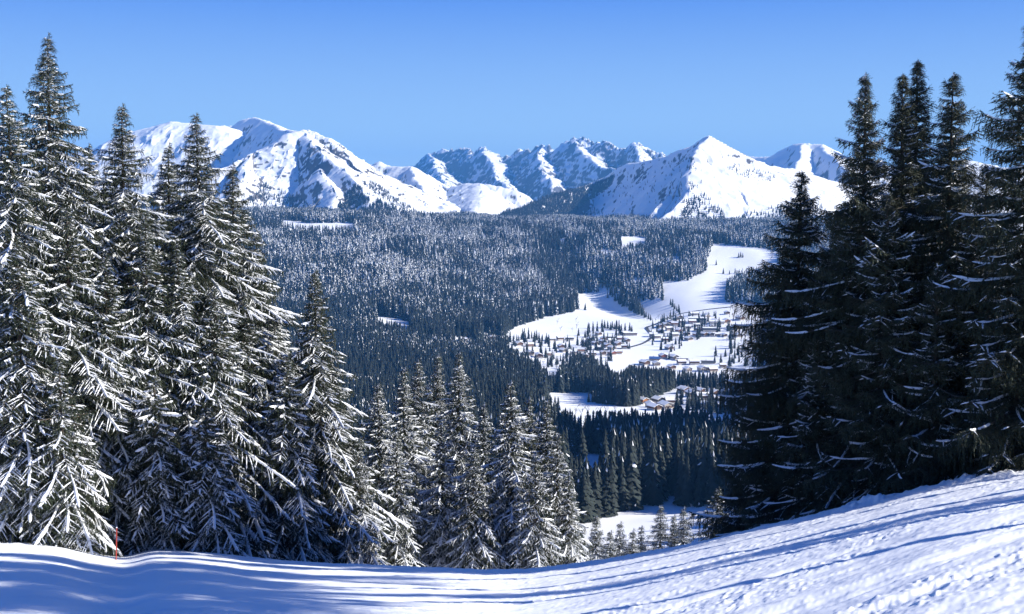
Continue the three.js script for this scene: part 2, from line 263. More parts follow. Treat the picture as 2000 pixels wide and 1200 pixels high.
function snowStrip(T, pts, width, height, R, cover) { // lumpy snow along the upper side of a stem
  const n = pts.length; let on = R() < cover, left = null;
  for (let i = 0; i < n; i++) {
    if (R() < 0.22) on = R() < cover;
    const a = pts[Math.max(0, i - 1)], b = pts[Math.min(n - 1, i + 1)], d = unit([b[0] - a[0], 0, b[2] - a[2]]), side = [-d[2], 0, d[0]];
    const k = on ? 0.65 + 0.7 * R() : 0.05, end = i === 0 || i === n - 1 ? 0.35 : 1, w = width * k * end, h = height * k * end, p = pts[i];
    const ring = [V(V(p, side, w), [0, -h * 0.35, 0]), V(V(p, side, w * 0.55), [0, h * 0.75, 0]), V(p, [0, h, 0]), V(V(p, side, -w * 0.55), [0, h * 0.7, 0]), V(V(p, side, -w), [0, -h * 0.4, 0])];
    if (left) for (let q = 0; q < 4; q++) { if (on || left.on) T.quad(left.ring[q], ring[q], ring[q + 1], left.ring[q + 1], SNOW); }
    left = { ring, on };
  }
}
function branch(L, droop, uptick, seed, cover, twigCover, hanging = 1, dense = 1) {
  const thin = hanging === 1 ? 1 : 0.5, R = rng(seed), G = new Tris(), S = new Tris(), n = Math.max(7, Math.round(L / 0.2));
  const wig = R() * 6, pts = [];
  for (let i = 0; i <= n; i++) { const t = i / n; pts.push([L * t * (1 - 0.08 * t), L * (-droop * Math.pow(t, 1.35) + uptick * Math.pow(t, 3.2)), 0.045 * L * Math.sin(wig + t * 4) * t]); }
  for (let i = 0; i < n; i++) { // woody stem
    const r0 = 0.012 + 0.010 * L * (1 - i / n), r1 = 0.012 + 0.010 * L * (1 - (i + 1) / n), a = pts[i], b = pts[i + 1], k = [0.07, 0.052, 0.038];
    for (let q = 0; q < 3; q++) { const u = q * 2.094, v = u + 2.094; G.quad([a[0], a[1] + r0 * Math.cos(u), a[2] + r0 * Math.sin(u)], [b[0], b[1] + r1 * Math.cos(u), b[2] + r1 * Math.sin(u)], [b[0], b[1] + r1 * Math.cos(v), b[2] + r1 * Math.sin(v)], [a[0], a[1] + r0 * Math.cos(v), a[2] + r0 * Math.sin(v)], k); }
  }
  snowStrip(S, pts.slice(Math.floor(n * 0.15)), (0.032 + 0.011 * L) * thin, (0.045 + 0.010 * L) * (0.4 + 0.6 * thin), R, cover);
  const step = 0.155 / dense;
  for (let s = L * 0.1; s < L; s += step) for (const sg of [-1, 1]) {
    const t = clamp(s / L + (R() - 0.5) * 0.02, 0, 1), fi = t * n, i = Math.min(n - 1, Math.floor(fi)), a = pts[i], b = pts[i + 1], p = V(a, [b[0] - a[0], b[1] - a[1], b[2] - a[2]], fi - i);
    const len = (0.16 + 0.30 * L * Math.pow(Math.sin(Math.PI * Math.min(1, 0.22 + 0.74 * t)), 0.8) * (1 - 0.35 * t)) * (0.6 + 0.6 * R());
    const out = 0.75 + 0.45 * R(); let dir = unit([Math.cos(out), -0.10 - 0.35 * R(), sg * Math.sin(out)]);
    const m = Math.max(3, Math.round(len / 0.14)), tw = [p]; let q = p;
    for (let k = 0; k < m; k++) { dir = unit([dir[0], dir[1] - 0.085 * R() - 0.02, dir[2]]); needles(G, q, dir, len / m, R, 0.026, 0.10); q = V(q, dir, len / m); tw.push(q); }
    for (let k = 1; k < tw.length; k++) G.tri(V(tw[k - 1], [0, 0.012, 0]), V(tw[k - 1], [0, -0.012, 0]), tw[k], [0.06, 0.047, 0.034]);
    if (R() < twigCover) snowStrip(S, tw, 0.015 + 0.014 * R(), 0.018 + 0.014 * R(), R, 0.8);
    // hanging twiglets
    const hang = Math.round(len * 4.2 * R() * dense * hanging);
    for (let k = 0; k < hang; k++) { const h = V(tw[0], [0, 0, 0]); const w = tw[Math.min(tw.length - 1, 1 + Math.floor(R() * (tw.length - 1)))]; needles(G, w, unit([0.25 * (R() - 0.3), -1, 0.3 * (R() - 0.5)]), (0.16 + 0.24 * R()) * hanging, R, 0.028, 0.09); }
  }
  needles(G, pts[n], unit([1, 0.1, 0]), 0.14, R, 0.02, 0.08);
  return { g: G.geometry(), s: S.geometry(false), L };
}
const BR = { // three sizes of branch, several shapes of each; snowy and nearly bare
  snowy: [[0, 1, 2].map((k) => branch(4.4, 0.40 + 0.05 * k, 0.08, 11 + k, 0.93, 0.5)), [0, 1, 2].map((k) => branch(2.4, 0.30 + 0.05 * k, 0.08, 21 + k, 0.90, 0.5)), [0, 1, 2].map((k) => branch(1.1, 0.14 + 0.05 * k, 0.12, 31 + k, 0.65, 0.42))],
  white: [[0, 1, 2].map((k) => branch(4.4, 0.40 + 0.05 * k, 0.08, 14 + k, 0.95, 0.85)), [0, 1, 2].map((k) => branch(2.4, 0.30 + 0.05 * k, 0.08, 24 + k, 0.92, 0.85)), [0, 1, 2].map((k) => branch(1.1, 0.14 + 0.05 * k, 0.12, 34 + k, 0.8, 0.7))],
  bare: [[0, 1, 2].map((k) => branch(4.4, 0.24 + 0.05 * k, 0.18, 41 + k, 0.62, 0.10, 1.5, 1.2)), [0, 1, 2].map((k) => branch(2.4, 0.18 + 0.05 * k, 0.20, 51 + k, 0.50, 0.10, 1.2, 1.25)), [0, 1, 2].map((k) => branch(1.1, 0.05 + 0.04 * k, 0.16, 61 + k, 0.3, 0.08, 0.6, 1.4))],
};
const _m = new THREE.Matrix4(), _q = new THREE.Quaternion(), _e = new THREE.Euler(), _v = new THREE.Vector3(), _s = new THREE.Vector3();
function instanced(name, geometry, material, matrices, parent) {
  const im = new THREE.InstancedMesh(geometry, material, matrices.length); im.name = name; im.userData.kind = 'stuff';
  matrices.forEach((m, i) => im.setMatrixAt(i, m)); im.castShadow = im.receiveShadow = true; parent.add(im); return im;
}
function spruce(name, x, y, z, H, radius, seed, o = {}) {
  const R = rng(seed * 7919 + 13), tree = new THREE.Group(); tree.name = numbered(name); tree.position.set(x, y, z);
  const kit = BR[o.kit ?? 'snowy'], pick = kit.map((v) => Math.floor(R() * v.length)), lists = kit.map((v) => v.map(() => [])), bend = (R() - 0.5) * 0.02 * H, bend2 = (R() - 0.5) * 0.02 * H;
  const axis = (h) => [bend * Math.sin(h / H * 3), bend2 * Math.sin(h / H * 2.6)];
  { // trunk
    const rows = 14, sides = 8, P = [], I = [];
    for (let j = 0; j <= rows; j++) { const h = H * (j / rows) - (j ? 0 : 1.0), r = 0.012 + 0.0135 * H * Math.pow(1 - j / rows, 0.9), [ox, oz] = axis(Math.max(0, h)); for (let i = 0; i <= sides; i++) { const a = i / sides * 6.2832, k = r * (1 + 0.1 * noise(i * 3.1 + seed, j * 2)); P.push(ox + k * Math.cos(a), h, oz + k * Math.sin(a)); } }
    for (let j = 0; j < rows; j++) for (let i = 0; i < sides; i++) { const a = j * (sides + 1) + i; I.push(a, a + sides + 1, a + 1, a + 1, a + sides + 1, a + sides + 2); }
    const g = new THREE.BufferGeometry(); g.setAttribute('position', new THREE.BufferAttribute(new Float32Array(P), 3)); g.setIndex(I); g.computeVertexNormals();
    const t = new THREE.Mesh(g, M.bark); t.name = 'trunk'; tree.add(shade(t));
  }
  const lobes = [R() * 6, R() * 6], from = (o.clear ?? 0.03) * H;
  let h = from, az = R() * 6;
  while (h < H - 0.12) {
    const f = h / H, gap = lerp(0.40, 0.20, f) * (o.gap ?? 1), count = h > H - 1.2 ? 4 : 6;
    const whorl = 1 + (o.tier ?? 0.12) * (R() * 2 - 1);
    for (let k = 0; k < count; k++) {
      az += 2.39996 + (R() - 0.5) * 0.5;
      const env = Math.pow(1 - f, o.power ?? 0.85) * (1 + 0.14 * Math.sin(az * 2 + lobes[0] + h * 0.5) + 0.12 * Math.sin(az * 3 + lobes[1] - h * 0.9));
      let L = Math.max(0.12 + (0.1 + 1.2 * R()) * (1 - f), radius * env * whorl * (1 - (o.wild ?? 0.3) + ((o.wild ?? 0.3) + 0.12) * R()) * (R() < 0.1 ? 0.6 : 1));
      const size = L > 3.1 ? 0 : L > 1.5 ? 1 : 2, kind = R() < 0.65 ? pick[size] : Math.floor(R() * kit[size].length), b = kit[size][kind], sc = L / b.L;
      const pitch = lerp(o.low ?? -0.16, o.high ?? 0.30, Math.pow(f, 1.25)) + (R() - 0.5) * 0.3 + (h > H - 1.0 ? 0.5 : 0);
      const hh = h + R() * gap, [ox, oz] = axis(hh);
      _e.set((R() - 0.5) * 0.3, -az, pitch, 'YZX'); _q.setFromEuler(_e);
      const thick = Math.max(sc, 0.75);
      lists[size][kind].push(new THREE.Matrix4().compose(_v.set(ox, hh, oz), _q, _s.set(sc, size === 2 ? thick : lerp(sc, 1, 0.4), size === 2 ? lerp(sc, 1, 0.5) : lerp(sc, 1, 0.3))));
    }
    h += gap;
  }
  { const b = kit[2][0]; _e.set(0, 0, 1.5); _q.setFromEuler(_e); const [ox, oz] = axis(H); lists[2][0].push(new THREE.Matrix4().compose(_v.set(ox, H - 0.5, oz), _q, _s.set(0.6, 0.5, 0.5))); }
  kit.forEach((v, size) => v.forEach((b, k) => { const l = lists[size][k]; if (l.length) { instanced('crown', b.g, M.needle, l, tree); instanced('snow_cover', b.s, M.treeSnow, l, tree); } }));
  scene.add(tag(tree, o.label, 'spruce', o.group));
  return tree;
}
// [px, py of the tip, depth, radius over height, label, options]
const LEFT = 'snow-laden spruces on the left of the piste', MID = 'snowy spruces in the middle clump', RIGHT = 'dark spruces on the right of the piste', SMALL = 'young spruces below the brow', OFF = 'spruces beside the piste outside the view';
const TREES = [
  [8, 172, 49, 0.22, 'tall snowy spruce cut by the left edge of the photo', LEFT],
  [93, 70, 53, 0.215, 'tallest snow-laden spruce on the left, its tip standing clear against the sky', LEFT],
  [238, 208, 55, 0.235, 'snow-laden spruce second in height on the left, slim tip against the sky', LEFT],
  [380, 226, 57, 0.235, 'snowy spruce with slim tip in front of the white dome mountain', LEFT],
  [330, 283, 63, 0.22, 'snowy spruce close left of the slim tip before the white dome', LEFT],
  [455, 326, 60, 0.25, 'snowy spruce whose tip stands before the left flank of the pointed mountain', LEFT],
  [170, 285, 61, 0.22, 'snowy spruce half hidden between the tallest and the second tallest left spruces', LEFT],
  [500, 455, 62, 0.25, 'lower snowy spruce right of the tall left group', LEFT],
  [285, 420, 53, 0.23, 'shorter snowy spruce in front of the tall left group', LEFT],
  [615, 532, 58, 0.24, 'slender snowy spruce standing alone at the right end of the left group', LEFT],
  [30, 470, 47, 0.24, 'low snowy spruce at the lower left beside the red pole', LEFT],
  [420, 560, 54, 0.26, 'broad low snowy spruce in the left group, boughs down to the snow', LEFT],
  [560, 700, 55, 0.27, 'low spreading snowy spruce at the foot of the slender lone one', LEFT],
  [130, 410, 50, 0.25, 'snowy spruce in front of the tallest one, tip below its shoulder', LEFT],
  [205, 500, 51, 0.26, 'snowy spruce whose tip reaches halfway up the second tallest', LEFT],
  [345, 480, 54, 0.26, 'snowy spruce in front of the slim tip before the white dome', LEFT],
  [475, 580, 57, 0.27, 'snowy spruce with wide skirts right of the broad low one', LEFT],
  [115, 700, 46.5, 0.30, 'low bushy spruce behind the snow bank at the lower left', LEFT],
  [300, 730, 50, 0.30, 'low bushy spruce right of the red pole', LEFT],
  [400, 790, 50, 0.30, 'low bushy spruce with long drooping boughs left of the slender lone one', LEFT],
  [640, 700, 60, 0.27, 'snowy spruce behind and right of the slender lone one', LEFT],
  [700, 860, 58, 0.29, 'low frosted spruce left of the middle clump', MID],
  [775, 850, 62, 0.27, 'low frosted spruce in front of the left half of the middle clump', MID],
  [925, 880, 62, 0.26, 'low frosted spruce in front of the dip in the middle clump', MID],
  [1045, 890, 62, 0.27, 'low frosted spruce in front of the right half of the middle clump', MID],
  [1110, 925, 64, 0.25, 'small frosted spruce ending the middle clump on the right', MID],
  [660, 800, 59, 0.27, 'low snowy spruce bridging the left group and the middle clump', MID],
  [738, 752, 66, 0.25, 'snowy spruce at the left end of the middle clump', MID],
  [790, 720, 72, 0.22, 'narrow snowy spruce left of the highest tip in the middle clump', MID],
  [815, 706, 76, 0.22, 'snowy spruce with the highest left tip in the middle clump', MID],
  [856, 694, 80, 0.20, 'snowy spruce with the highest central tip in the middle clump', MID],
  [897, 690, 78, 0.22, 'snowy spruce with the highest right tip in the middle clump', MID],
  [862, 830, 64, 0.25, 'front snowy spruce at the centre of the middle clump', MID],
  [945, 790, 70, 0.23, 'snowy spruce in the dip between the two halves of the middle clump', MID],
  [996, 746, 64, 0.25, 'pointed snowy spruce leading the right half of the middle clump', MID],
  [1033, 778, 71, 0.24, 'snowy spruce just right of the pointed one in the middle clump', MID],
  [1068, 786, 70, 0.25, 'snowy spruce at the right end of the middle clump', MID],
  [1090, 850, 66, 0.24, 'lowest snowy spruce at the far right of the middle clump', MID],
  [1165, 1010, 92, 0.36, 'young snowy spruce standing nearest the middle clump', SMALL],
  [1192, 1040, 88, 0.27, 'very small young spruce second from the middle clump', SMALL],
  [1211, 1022, 92, 0.31, 'thin young snowy spruce third from the middle clump', SMALL],
  [1236, 1036, 90, 0.28, 'small young spruce left of a close pair in the row below the brow', SMALL],
  [1252, 1030, 92, 0.28, 'small young spruce right of a close pair in the row below the brow', SMALL],
  [1291, 990, 92, 0.30, 'tall young snowy spruce in front of the lit clearing', SMALL],
  [1316, 1008, 94, 0.17, 'thin sapling between the two tall young spruces before the clearing', SMALL],
  [1336, 992, 92, 0.31, 'young snowy spruce at the right of the lit clearing', SMALL],
  [1403, 955, 72, 0.40, 'broad young spruce with dark boughs beside the right-hand wood', SMALL, 'snowy'],
  [1448, 985, 60, 0.36, 'low dark spruce at the foot of the right-hand wood', SMALL, 'bare'],
  [1568, 340, 47, 0.29, 'separate spruce at the left end of the dark right-hand group', RIGHT, 'bare'],
  [1690, 148, 43, 0.215, 'tall dark spruce with a blunt top, leftmost tall one on the right', RIGHT, 'bare'],
  [1762, 150, 45, 0.19, 'dark spruce forming the left half of the twin top', RIGHT, 'bare'],
  [1793, 122, 46, 0.20, 'tallest dark spruce of the twin top on the right', RIGHT, 'bare'],
  [1862, 148, 42, 0.23, 'dark spruce with slim tip right of the twin top', RIGHT, 'bare'],
  [1500, 700, 53, 0.30, 'low dark spruce at the left foot of the right-hand group', RIGHT, 'bare'],
  [1600, 620, 44, 0.27, 'dark middle-height spruce in front of the separate one on the right', RIGHT, 'bare'],
  [1640, 420, 46, 0.27, 'dark spruce in the gap between the separate one and the tall group', RIGHT, 'bare'],
  [1735, 380, 41, 0.25, 'front dark spruce under the twin top', RIGHT, 'bare'],
  [1830, 520, 39.5, 0.27, 'broad lower dark spruce at the right, boughs edged with snow', RIGHT, 'bare'],
  [1930, 330, 40.5, 0.25, 'dark spruce behind the long right-hand boughs', RIGHT, 'bare'],
  [2012, 50, 37.5, 0.24, 'nearest big spruce cut by the right edge, long snowy boughs', RIGHT, 'bare'],
  [2080, 300, 38, 0.26, 'lower spruce cut by the right edge near the snow bank', RIGHT, 'bare'],
];
let treeSeed = 1;
for (const [px, py, d, ratio, label, group, kit0] of TREES) {
  const kit = kit0 ?? (group === MID || group === SMALL ? 'white' : 'snowy');
  const tip = at(px, py, d), y = slopeBase(tip.x, tip.z) - 0.15, H = tip.y - y;
  const t = spruce('spruce_tree', tip.x, y, tip.z, H, H * ratio * (group === LEFT ? 1.68 : group === MID ? 1.5 : group === RIGHT ? 1.12 : 1.3), treeSeed++, { kit, label, group, power: kit === 'bare' ? 0.74 : 0.98, low: kit === 'bare' ? -0.10 : -0.50, gap: kit === 'bare' ? 1.0 : 1.12, wild: kit === 'bare' ? 0.6 : 0.34, tier: kit === 'bare' ? 0.28 : 0.14 });
}
// the wood right of and behind the photographer, which shades the piste and the right-hand spruces
for (const [x, z, H, clear] of [[23, -16.5, 20.5, 0.6], [24, -21, 21.5, 0.6], [24, -26, 21.5, 0.6], [23.5, -31, 20.5, 0.6], [29, -22.5, 15, 0.05], [29, -45.5, 28, 0.05], [30, -48.5, 29, 0.05], [32, -52, 29, 0.05], [34, -46.5, 30, 0.05], [35, -48, 24, 0.05], [37, -44, 26, 0.05], [30, -51, 24, 0.05], [41, -50, 25, 0.05]]) {
  spruce('spruce_tree', x, slopeBase(x, z) - 0.2, z, H, H * (clear > 0.2 ? 0.36 : 0.18), treeSeed++, { kit: 'bare', clear, label: 'spruce of the wood beside the piste, outside the view', group: OFF, power: 0.75, gap: 1.3 });
}
console.log('near trees done');

// ---------------------------------------------------------------- far spruces
function farSpruce(seed, tiers, per, snow, ragged) { // height 1, base radius about 0.15
  const R = rng(seed), T = new Tris();
  for (let j = 0; j < tiers; j++) {
    const f = j / tiers, y = 0.07 + 0.90 * f, r = 0.135 * Math.pow(1 - f, 0.8) + 0.012, drop = 0.085 * (1 - 0.5 * f);
    for (let k = 0; k < per; k++) {
      const a = (k + R()) / per * 6.2832, w = 6.2832 / per * (0.55 + 0.3 * R()), rr = r * (1 - ragged / 2 + ragged * R()), dk = 0.7 + 0.6 * R(), c = R() < snow ? SNOW.map((v) => v * 0.92) : [0.018 * dk, 0.027 * dk, 0.023 * dk];
      const top = [0, y + 0.055 + 0.02 * R(), 0], l = [rr * 0.8 * Math.cos(a - w), y - drop * 0.4, rr * 0.8 * Math.sin(a - w)], m = [rr * Math.cos(a), y - drop * (0.5 + 0.6 * R()), rr * Math.sin(a)], r2 = [rr * 0.8 * Math.cos(a + w), y - drop * 0.4, rr * 0.8 * Math.sin(a + w)];
      T.tri(top, l, m, c); T.tri(top, m, r2, R() < 0.6 ? c : [0.016, 0.024, 0.021]);
    }
  }
  for (let k = 0; k < 4; k++) { const a = k * 1.571, b = a + 1.571; T.quad([0.012 * Math.cos(a), -0.05, 0.012 * Math.sin(a)], [0.012 * Math.cos(b), -0.05, 0.012 * Math.sin(b)], [0.006 * Math.cos(b), 0.5, 0.006 * Math.sin(b)], [0.006 * Math.cos(a), 0.5, 0.006 * Math.sin(a)], [0.05, 0.04, 0.03]); }
  return T.geometry();
}
const FAR = { frosted: [71, 72, 73, 74].map((s, i) => farSpruce(s, 13, 8, [0.16, 0.34, 0.52, 0.66][i], 0.7)), dark: [81, 82, 83].map((s) => farSpruce(s, 14, 9, 0.025, 0.7)) };
const MEADOWS = [
  [[984, 655], [1005, 640], [1060, 622], [1130, 607], [1128, 574], [1164, 574], [1226, 604], [1278, 632], [1330, 612], [1300, 578], [1292, 552], [1345, 548], [1378, 530], [1384, 505], [1390, 476], [1440, 480], [1520, 492], [1520, 522], [1445, 528], [1420, 548], [1416, 590], [1520, 596], [1520, 700], [1470, 735], [1400, 730], [1330, 728], [1235, 720], [1205, 735], [1170, 712], [1130, 690], [1080, 735], [1052, 712], [1010, 690], [990, 672]], [[884, 655], [930, 662], [930, 669], [884, 665]], [[942, 649], [978, 656], [978, 664], [942, 659]],
  [[1248, 588], [1290, 584], [1335, 612], [1310, 632], [1275, 632], [1262, 606]],
  [[1060, 768], [1150, 767], [1180, 790], [1235, 796], [1320, 758], [1440, 765], [1480, 800], [1440, 835], [1350, 805], [1290, 808], [1200, 812], [1120, 822], [1085, 800]],
  [[1108, 884], [1190, 890], [1188, 912], [1116, 902]],
  [[1120, 1028], [1236, 998], [1244, 992], [1286, 986], [1300, 968], [1318, 968], [1334, 990], [1400, 990], [1560, 985], [1560, 1100], [1120, 1100]],
  [[734, 616], [800, 628], [800, 642], [736, 626]], [[532, 432], [560, 430], [600, 436], [690, 436], [690, 442], [600, 442]], [[1212, 462], [1262, 464], [1262, 474], [1214, 474]], [[1312, 500], [1330, 502], [1330, 506], [1312, 506]],
];
const LOOSE = [[[880, 655], [960, 660], [1040, 660], [1120, 668], [1210, 684], [1180, 735], [1050, 725], [960, 690], [880, 670]], [[1130, 650], [1215, 640], [1230, 690], [1140, 700]], [[1270, 640], [1320, 615], [1400, 620], [1410, 648], [1310, 690], [1275, 680]], [[1320, 760], [1470, 765], [1470, 830], [1340, 805]], [[1420, 640], [1520, 640], [1520, 720], [1430, 720]]];
function farList(kind) { return FAR[kind].map(() => ({ m: [], c: [] })); }
const front = [];
const wood = { frosted: farList('frosted'), dark: farList('dark') };
function plant(lists, R, x, y, z, h, tint, load) {
  const l = lists[load === undefined ? Math.floor(R() * lists.length) : clamp(Math.floor(lists.length * (0.5 + 1.0 * load + 0.5 * (R() - 0.5))), 0, lists.length - 1)];
  _e.set((R() - 0.5) * 0.06, R() * 6.28, (R() - 0.5) * 0.06); _q.setFromEuler(_e);
  const w = h * (0.85 + 0.4 * R());
  l.m.push(new THREE.Matrix4().compose(_v.set(x, y, z), _q, _s.set(w, h, w))); l.c.push(tint);
}
{
  const R = rng(4242);
  for (let d = 430; d < 4550;) {
    const gap = lerp(6.8, 11.4, smooth(1500, 4000, d));
    const s0 = d < 1000 ? -0.12 : -0.36, s1 = 0.40;
    for (let x = s0 * d; x < s1 * d; x += gap * (0.6 + 0.8 * R())) {
      const xx = x + (R() - 0.5) * gap, dd = d + (R() - 0.5) * gap * 1.6, y = valleyAt(xx, -dd), grove = fbm(xx / 90 + 40, dd / 90, 3), h = (25 + 15 * R() + 10 * grove) * (R() < 0.15 ? 0.65 : 1) * lerp(1, 0.82, smooth(3200, 4300, dd));
      const [px, py] = toPixel(xx, y, -dd), top = toPixel(xx, y + h, -dd);
      if (px < 330 || px > 1720) continue;
      let open = false;
      for (const m of MEADOWS) if (inside(m, px, py) || inside(m, top[0], lerp(py, top[1], 0.2)) || inside(m, top[0], lerp(py, top[1], 0.4)) || inside(m, top[0], lerp(py, top[1], 0.58)) || inside(m, top[0], lerp(py, top[1], 0.74))) { open = true; break; }
      if (open && !(R() < 0.1 && LOOSE.some((m) => inside(m, px, py)))) continue;
      if (grove < -0.42 && dd > 2400 && R() < 0.75) continue;
      // hoar frost sits on the high wood, the gorge is dark
      const frost = smooth(660, 545, py + 30 * grove) * (0.96 - 0.8 * smooth(0.02, 0.38, fbm(xx / 150, dd / 210 + 9, 3))) * (1 - 0.85 * Math.exp(-(((xx - lerp(330, 130, smooth(2500, 3500, dd)) + 25) / 60) ** 2)) * smooth(2450, 2700, dd) * (1 - smooth(3300, 3600, dd)));
      const k = 0.85 + 0.3 * R();
      if (dd < 780 && px > 1115 && px < 1440 && py < 1000 && front.length < 150) { front.push([xx, y, -dd, h, R() * 6.28]); continue; }
      plant(R() < frost ? wood.frosted : wood.dark, R, xx, y, -dd, open ? h * 0.6 : h, [k, k, k], fbm(xx / 70 + 200, dd / 110, 3));
    }
    d += gap * 0.95;
  }
  front.forEach(([x, y, z, h, a], i) => { const t = new THREE.Mesh(FAR.dark[i % 3], M.farTree); t.name = numbered('gorge_spruce'); t.position.set(x, y, z); t.rotation.y = a; t.scale.set(h * 1.05, h, h * 1.05); scene.add(shade(tag(t, 'dark spruce in the front ranks of the gorge wood behind the clearing', 'spruce', 'front ranks of the gorge wood'))); });
  // sparse spruces climbing the flanks of the mountains: [polygon, height field, count, size]
  const flank = [
    [[[480, 395], [520, 360], [570, 385], [650, 418], [650, 430], [480, 430]], leftPeak, 500, 15],
    [[[655, 418], [668, 385], [695, 362], [730, 385], [790, 425], [655, 428]], leftPeak, 1500, 15],
    [[[690, 345], [705, 340], [800, 405], [830, 425], [790, 425]], leftPeak, 350, 13],
    [[[960, 425], [1020, 402], [1090, 378], [1150, 365], [1180, 352], [1200, 345], [1185, 372], [1140, 400], [1110, 425], [1080, 440], [960, 440]], rightPeak, 5200, 17],
    [[[1080, 425], [1140, 400], [1200, 425], [1220, 440], [1080, 445]], rightPeak, 220, 14],
    [[[1330, 400], [1360, 388], [1410, 412], [1420, 432], [1330, 432]], rightPeak, 240, 15],
    [[[1338, 300], [1352, 300], [1365, 350], [1400, 400], [1345, 380]], rightPeak, 70, 12],
    [[[1200, 330], [1340, 305], [1340, 400], [1180, 400]], rightPeak, 120, 12],
    [[[1400, 300], [1430, 318], [1520, 345], [1500, 360], [1430, 340]], rightPeak, 120, 11],
    [[[1440, 425], [1520, 405], [1700, 400], [1720, 440], [1440, 445]], rightPeak, 700, 15],
  ];
  for (const [poly, H, count, size] of flank) {
    const xs = poly.map((p) => p[0]), ys = poly.map((p) => p[1]), x0 = Math.min(...xs), x1 = Math.max(...xs), y0 = Math.min(...ys), y1 = Math.max(...ys);
    for (let n = 0, tries = 0; n < count && tries < count * 6; tries++) {
      const px = lerp(x0, x1, R()), py = lerp(y0, y1, R()); if (!inside(poly, px, py) || fbm(px / 14, py / 9, 3) < (count > 3000 ? -0.6 : -0.15)) continue;
      const a = at(px, py, 1); let hit = 0;
      for (let d = 4000; d < 6200; d += 12) if (H(a.x * d, -d) > a.y * d) { hit = d; break; }
      if (!hit) continue;
      plant(wood.dark, R, a.x * hit, H(a.x * hit, -hit) - 0.5, -hit, size * (0.7 + 0.6 * R()), [1, 1, 1]); n++;
    }
  }
  for (const [kind, label] of [['frosted', 'frosted spruce forest covering the hillside across the valley'], ['dark', 'dark spruce forest in the gorge and on the lower hillside']]) {
    const g = new THREE.Group(); g.name = numbered('forest'); tag(g, label, null, null, 'stuff');
    wood[kind].forEach((l, k) => { const im = instanced('spruces', FAR[kind][k], M.farTree, l.m, g); l.c.forEach((c, i) => im.setColorAt(i, new THREE.Color().setRGB(...c))); });
    scene.add(g);
    console.log(kind, wood[kind].map((l) => l.m.length));
  }
}
// ---------------------------------------------------------------- village in the valley
const WORDS = 'first second third fourth fifth sixth seventh eighth ninth tenth eleventh twelfth thirteenth fourteenth fifteenth sixteenth seventeenth eighteenth nineteenth twentieth twenty-first twenty-second twenty-third twenty-fourth twenty-fifth twenty-sixth twenty-seventh twenty-eighth twenty-ninth thirtieth thirty-first thirty-second thirty-third thirty-fourth thirty-fifth thirty-sixth thirty-seventh thirty-eighth thirty-ninth fortieth forty-first forty-second forty-third forty-fourth forty-fifth forty-sixth'.split(' ');
const H_M = { plaster: std(0.55, 0.50, 0.44, 0.9), timber: std(0.13, 0.065, 0.035, 0.85), red: std(0.26, 0.06, 0.04, 0.8), orange: std(0.45, 0.20, 0.08, 0.85), grey: std(0.10, 0.10, 0.105, 0.85), blue: std(0.05, 0.12, 0.32, 0.6), glass: std(0.03, 0.035, 0.045, 0.2) };
function extrude(pts, depth) { const sh = new THREE.Shape(pts.map((p) => new THREE.Vector2(...p))); const g = new THREE.ExtrudeGeometry(sh, { depth, bevelEnabled: false }); g.translate(0, 0, -depth / 2); return g; }
const kits = new Map();
function houseKit(w, l, h, pitch) { // gable faces +z
  const key = [w, l, h, pitch].join(); if (kits.has(key)) return kits.get(key);
  const r = w / 2 * pitch, o = 1.1, e = h - o * pitch, slab = (t, lift, over) => extrude([[-w / 2 - over, h - over * pitch + lift], [0, h + r + lift], [w / 2 + over, h - over * pitch + lift], [w / 2 + over, h - over * pitch + lift + t], [0, h + r + lift + t], [-w / 2 - over, h - over * pitch + lift + t]], l + 2 * over);
  const k = {
    base: new THREE.BoxGeometry(w, h * 0.5 + 4, l).translate(0, h * 0.25 - 2, 0),
    upper: extrude([[-w / 2 - 0.05, h * 0.5], [w / 2 + 0.05, h * 0.5], [w / 2 + 0.05, h], [0, h + r], [-w / 2 - 0.05, h]], l + 0.1),
    roof: slab(0.25, 0.02, o), snow: slab(0.55, 0.28, o - 0.1),
    balcony: new THREE.BoxGeometry(w * 0.9, 0.9, 1.2).translate(0, h * 0.5 + 0.3, l / 2 + 0.65),
    chimney: new THREE.BoxGeometry(0.9, 2.2, 0.9).translate(w * 0.2, h + r * 0.6 + 1.2, -l * 0.15),
    window: new THREE.BoxGeometry(1.3, 1.2, 0.12),
  };
  kits.set(key, k); return k;
}
function house(px, py, w, l, h, turn, upper, label, group, o = {}) {
  const p = groundHit(px, py + 3); if (!p) return null;
  const k = houseKit(w, l, h, o.pitch ?? 0.42), g = new THREE.Group(); g.name = numbered(o.name ?? 'chalet'); g.position.copy(p); g.rotation.y = turn;
  const add = (n, geo, m) => { const q = new THREE.Mesh(geo, m); q.name = n; g.add(q); return q; };
  add('wall', k.base, o.base ?? H_M.plaster); add('upper_storey', k.upper, upper);
  const roof = add('roof', k.roof, o.roof ?? H_M.timber);
  if (!o.bare) { const sn = new THREE.Mesh(k.snow, M.snow); sn.name = 'snow_cover'; roof.add(sn); }
  const ch = new THREE.Mesh(k.chimney, H_M.plaster); ch.name = 'chimney'; roof.add(ch);
  if (o.front !== false) { add('balcony', k.balcony, H_M.timber); for (const x of [-0.3, 0, 0.3]) add('window', k.window, H_M.glass).position.set(x * w, h * 0.72, l / 2 + 0.09); }
  scene.add(shade(tag(g, label, 'house', group)));
  return g;
}
const placedHouses = [];
